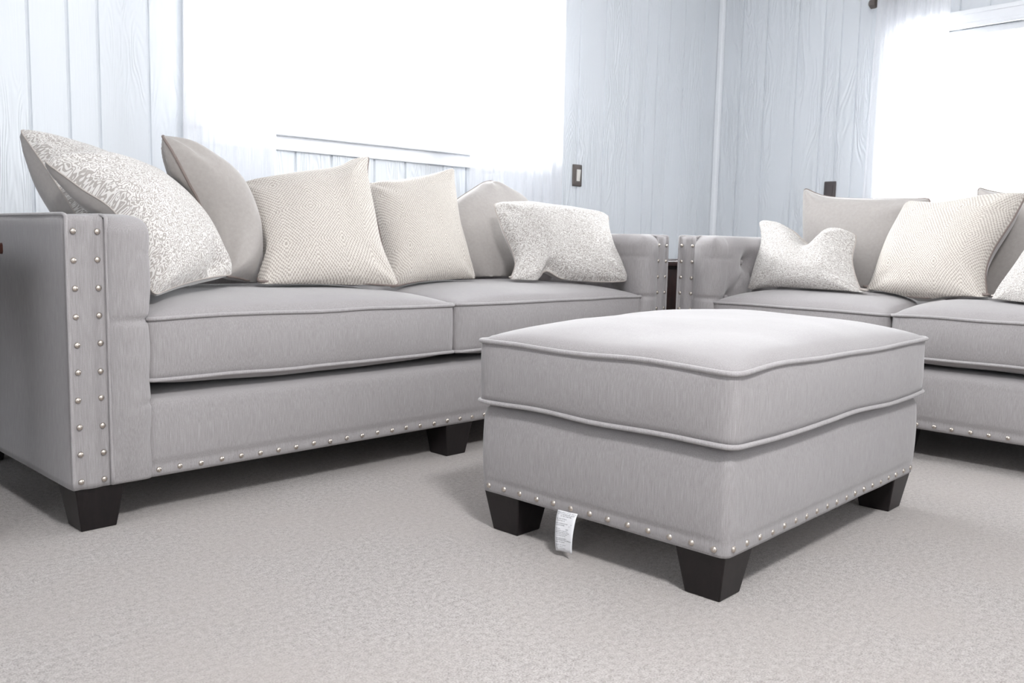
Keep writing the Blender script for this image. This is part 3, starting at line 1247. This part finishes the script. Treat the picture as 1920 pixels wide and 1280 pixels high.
GP = 'pillows on the long sofa'
GL = 'pillows on the loveseat'
# left end of the long sofa
pillow('pillow', (aty(34, 240, 2.62), aty(262, 318, 2.78), (1.00, 2.60, 0.56), aty(165, 440, 2.45)), (0.0, 0.05, 0.05, 0.04), 0.085, 0.12, DAMASK, VELVET,
       'cream damask pillow with a grey back in the sofa corner behind the draped one', group=GP, seed=1, tip=0.05)
pillow('pillow', (aty(78, 299, 2.32), aty(275, 335, 2.62), aty(440, 515, 2.32), aty(288, 555, 2.10)), ([aty(150, 300, 2.42), aty(215, 318, 2.52)], 0.0, 0.06, [aty(148, 350, 2.27), aty(225, 410, 2.21)]), 0.10, 0.08, DAMASK, VELVET,
       'cream damask pillow draped over the near sofa arm, in front of the grey piped pillow', group=GP, seed=2, dents=((0.72, 0.97, 0.10, 0.05),), tip=0.07)
pillow('pillow', (aty(302, 252, 2.46), aty(384, 300, 2.70), aty(482, 534, 2.44), aty(424, 518, 2.36)), (0.02, 0.02, 0.03, [aty(332, 300, 2.43), aty(388, 415, 2.44)]), 0.118, 0.10, VELVET, VELVET,
       'plain grey pillow with brown piping leaning between the damask and the diamond weave pillows', group=GP, seed=3, wr=0.012, tip=0.05, pw=2.2, q=0.62)
# middle
pillow('pillow', (aty(446, 345, 2.66), aty(692, 293, 2.55), aty(750, 536, 2.27), aty(484, 553, 2.35)), ([aty(542, 334, 2.60), aty(622, 325, 2.58), aty(662, 305, 2.56)], [aty(689, 330, 2.51), aty(703, 406, 2.43), aty(718, 472, 2.36)], None, None), 0.095, 0.08, DIAMOND, VELVET,
       'cream diamond weave pillow with a pointed top corner beside the piped grey pillow', group=GP, seed=4, tip=0.05)
pillow('pillow', (aty(686, 345, 2.67), aty(851, 316, 2.64), aty(893, 527, 2.43), aty(728, 540, 2.42)), ([aty(757, 340, 2.66), aty(805, 331, 2.65)], [aty(850, 350, 2.62), aty(857, 420, 2.54), aty(875, 478, 2.48)], None, None), 0.09, 0.08, DIAMOND, VELVET,
       'cream diamond weave pillow beside the plain grey pillow that stands on its corner', group=GP, seed=5, tip=0.06)
pillow('pillow', (aty(918, 334, 2.74), aty(1012, 448, 2.60), aty(930, 552, 2.54), aty(782, 435, 2.68)), ([aty(950, 353, 2.735), aty(990, 383, 2.72)], 0.0, 0.0, [aty(884, 356, 2.73), aty(850, 379, 2.71)]), 0.075, 0.05, VELVET, VELVET,
       'plain grey pillow standing on its corner behind the damask pillow at the far sofa end', group=GP, seed=6, q=0.55, tip=0.16)
pillow('pillow', (aty(924, 380, 2.52), aty(1142, 402, 2.36), aty(1180, 526, 2.20), aty(952, 532, 2.36)), (aty(1030, 389, 2.44), aty(1147, 460, 2.28), [aty(1000, 534, 2.33), aty(1022, 508, 2.32), aty(1060, 524, 2.29), aty(1140, 528, 2.22)], [aty(942, 430, 2.46), aty(966, 490, 2.40)]), 0.085, 0.06, DAMASK, VELVET,
       'small cream damask pillow slumped against the far arm of the long sofa', group=GP, seed=7, dents=((0.36, 1.0, 0.10, 0.05),), tip=0.07, pipe=0.003)
# loveseat
pillow('pillow', (atx(1508, 352, 3.36), atx(1748, 372, 3.36), atx(1690, 580, 3.26), atx(1512, 560, 3.26)), ([atx(1548, 368, 3.36), atx(1620, 373, 3.36)], None, None, atx(1508, 430, 3.3)), 0.075, 0.06, VELVET, VELVET,
       'plain grey pillow against the loveseat back below the dark outlet', group=GL, seed=8, tip=0.06)
pillow('pillow', (atx(1424, 416, 3.12), atx(1606, 440, 3.12), atx(1628, 562, 2.98), atx(1402, 542, 2.98)), ([atx(1455, 419, 3.11), atx(1487, 433, 3.09), atx(1519, 458, 3.07), atx(1548, 436, 3.09), atx(1575, 431, 3.11)], [atx(1604, 455, 3.11), atx(1598, 490, 3.06), atx(1610, 535, 3.0)], None, [atx(1430, 460, 3.08), atx(1416, 505, 3.02)]), 0.085, 0.06, DAMASK, VELVET,
       'small cream damask pillow with a chopped top leaning on the loveseat arm', group=GL, seed=9, dents=((0.52, 0.0, 0.16, 0.06),), tip=0.05, pipe=0.003)
pillow('pillow', (atx(1702, 378, 3.27), atx(1926, 362, 3.25), atx(1854, 575, 3.03), atx(1614, 556, 3.06)), ([atx(1770, 386, 3.26), atx(1860, 372, 3.25)], [atx(1900, 410, 3.21), atx(1862, 470, 3.14), atx(1848, 515, 3.09)], None, [atx(1668, 450, 3.18), atx(1634, 530, 3.09)]), 0.09, 0.09, DIAMOND, VELVET,
       'large cream diamond weave pillow standing tilted in the middle of the loveseat', group=GL, seed=10, tip=0.05)
pillow('pillow', (atx(1832, 350, 3.38), atx(2070, 372, 3.38), atx(2060, 600, 3.27), atx(1834, 590, 3.27)), ([atx(1868, 360, 3.38), atx(1960, 372, 3.38)], None, None, None), 0.065, 0.06, VELVET, VELVET,
       'plain grey pillow behind the tilted diamond weave pillow on the loveseat', group=GL, seed=11, tip=0.06)
pillow('pillow', (atx(1968, 410, 3.16), atx(2110, 470, 3.0), atx(2050, 610, 2.94), atx(1852, 576, 3.02)), (None, None, 0.03, 0.06), 0.08, 0.06, DAMASK, VELVET,
       'cream damask pillow cut off by the picture edge on the loveseat', group=GL, seed=12, tip=0.06)


# ------------------------------------------------------------------ end tables
def end_table(loc, rz, w, d, h, label, ap=0.16, nd=1):
    root = tag(empty('end_table', loc, rz), label, 'table')
    v, f = rounded_box((0, 0, h - 0.028), (w, d, h), 0.006, (6, 6, 4))
    mesh('table_top', v, f, TABLEWOOD, root)
    m = MB()
    m.box((0.03, 0.03, h - ap), (w - 0.03, 0.05, h - 0.028))
    m.box((0.03, d - 0.05, h - ap), (w - 0.03, d - 0.03, h - 0.028))
    m.box((0.03, 0.05, h - ap), (0.05, d - 0.05, h - 0.028))
    m.box((w - 0.05, 0.05, h - ap), (w - 0.03, d - 0.05, h - 0.028))
    m.build('apron', TABLEWOOD, root, bevel=0.002)
    dh = (ap - 0.043) / nd
    for k in range(nd):
        zt = h - 0.036 - dh * k
        dr = MB().box((0.075, 0.022, zt - dh + 0.008), (w - 0.075, 0.031, zt)).build('drawer', TABLEWOOD, root, bevel=0.002)
        zc = zt - dh / 2
        v, f = rounded_box((w / 2 - 0.012, 0.0, zc - 0.012), (w / 2 + 0.012, 0.024, zc + 0.012), 0.011, (8, 8, 8))
        mesh('knob', v, f, BRONZE_DK, dr)
    MB().box((0.035, 0.035, 0.11), (w - 0.035, d - 0.035, 0.13)).build('shelf', TABLEWOOD, root, bevel=0.003)
    for x in (0.045, w - 0.045):
        for y in (0.045, d - 0.045):
            mm = MB()
            vv = []
            for z, r in ((0, 0.014), (h - 0.16, 0.022), (h - 0.028, 0.022)):
                vv += [(x - r, y - r, z), (x + r, y - r, z), (x + r, y + r, z), (x - r, y + r, z)]
            ff = [(0, 3, 2, 1), (8, 9, 10, 11)]
            for k in (0, 4):
                for q in range(4):
                    ff.append((k + q, k + (q + 1) % 4, k + 4 + (q + 1) % 4, k + 4 + q))
            mm.add(vv, ff).build('leg', TABLEWOOD, root, bevel=0.002)
    return root


end_table((2.86, 2.28, 0), math.radians(3), 0.56, 0.56, 0.605, 'dark wood end table in the gap between the long sofa and the loveseat', 0.44, 2)
end_table((-0.081, 2.10, 0), 0, 0.555, 0.56, 0.64, 'dark wood end table beside the near arm of the long sofa')


# ------------------------------------------------------------------ wall plates
def plate(name, cat, axis, ca, cz, w, h, pm, label, kind):
    root = tag(empty(name, (ca, WY, cz) if axis == 'x' else (WX, ca, cz), 0 if axis == 'x' else -PI / 2), label, cat)
    v, f = rounded_box((-w / 2, -0.007, -h / 2), (w / 2, 0.001, h / 2), 0.003, (8, 4, 8))
    mesh('wall_plate', v, f, pm, root)
    if kind == 'switch':
        MB().box((-0.019, -0.009, -0.036), (0.019, -0.006, 0.036)).build('switch_frame', BRONZE, root, bevel=0.001)
        m = MB()
        m.add([(-0.008, -0.009, -0.03), (0.017, -0.009, -0.03), (0.017, -0.016, 0.031), (-0.008, -0.016, 0.031), (-0.008, -0.006, -0.03), (0.017, -0.006, -0.03), (0.017, -0.006, 0.031), (-0.008, -0.006, 0.031)],
              [(0, 1, 2, 3), (4, 7, 6, 5), (0, 4, 5, 1), (1, 5, 6, 2), (2, 6, 7, 3), (3, 7, 4, 0)])
        m.build('rocker', SWITCHW, root, bevel=0.001)
    else:
        MB().box((-0.018, -0.010, -0.034), (0.018, -0.006, 0.034)).build('receptacle', SWITCHD, root, bevel=0.001)
    return root


p = aty(1081, 329, WY)
plate('light_switch', 'switch', 'x', p.x, p.z, 0.07, 0.114, BRONZE, 'grey metal wall plate with an ivory rocker on the back wall', 'switch')
p = atx(1557.5, 340, WX)
plate('outlet', 'outlet', 'y', p.y, p.z - 0.057, 0.07, 0.114, SWITCHD, 'dark brown wall plate just above the grey loveseat pillow', 'outlet')

# ------------------------------------------------------------------ light
w = bpy.data.worlds.new('sky')
SC.world = w
w.use_nodes = True
bg = w.node_tree.nodes['Background']
bg.inputs[0].default_value = (0.95, 0.975, 1.0, 1)
bg.inputs[1].default_value = 27.0


def area(name, loc, target, size, size_y, power, col, portal=False):
    ld = bpy.data.lights.new(name, 'AREA')
    ld.shape = 'RECTANGLE'; ld.size = size; ld.size_y = size_y
    ld.energy = power; ld.color = col
    if portal:
        ld.cycles.is_portal = True
    o = bpy.data.objects.new(name, ld)
    COL.objects.link(o)
    o.location = loc
    o.rotation_euler = (Vector(target) - Vector(loc)).to_track_quat('-Z', 'Y').to_euler()
    return o


area('daylight_portal', ((W1[0] + W1[1]) / 2, WY + 0.16, (W1[2] + W1[3]) / 2), ((W1[0] + W1[1]) / 2, 0, (W1[2] + W1[3]) / 2), W1[1] - W1[0], W1[3] - W1[2], 1, (1, 1, 1), True)
area('daylight_portal', (WX + 0.16, (W2[0] + W2[1]) / 2, (W2[2] + W2[3]) / 2), (0, (W2[0] + W2[1]) / 2, (W2[2] + W2[3]) / 2), W2[1] - W2[0], W2[3] - W2[2], 1, (1, 1, 1), True)
area('ceiling_lamp', (0.50, -0.30, CZ - 0.06), (1.05, 0.8, 0), 0.36, 0.36, 74, (0.98, 0.98, 1.0))
area('rear_fill_light', (1.9, Y0 + 0.08, 1.45), (1.9, 2.0, 1.0), 2.6, 1.5, 26, (0.97, 0.985, 1.0))  # added fill behind the camera to brighten the walls; no window there
area('side_fill_light', (X0 + 0.08, 0.2, 1.35), (1.5, 1.4, 0.6), 1.6, 1.3, 20, (0.97, 0.985, 1.0))  # extra fill added from the left for the sofa's outer side; wall is solid

SC.view_settings.view_transform = 'Standard'
SC.view_settings.look = 'None'
SC.view_settings.gamma = 1.0
SC.view_settings.use_curve_mapping = False
SC.view_settings.exposure = 0.05
SC.cycles.max_bounces = 8
SC.cycles.diffuse_bounces = 5
SC.cycles.transparent_max_bounces = 12
SC.cycles.sample_clamp_indirect = 8
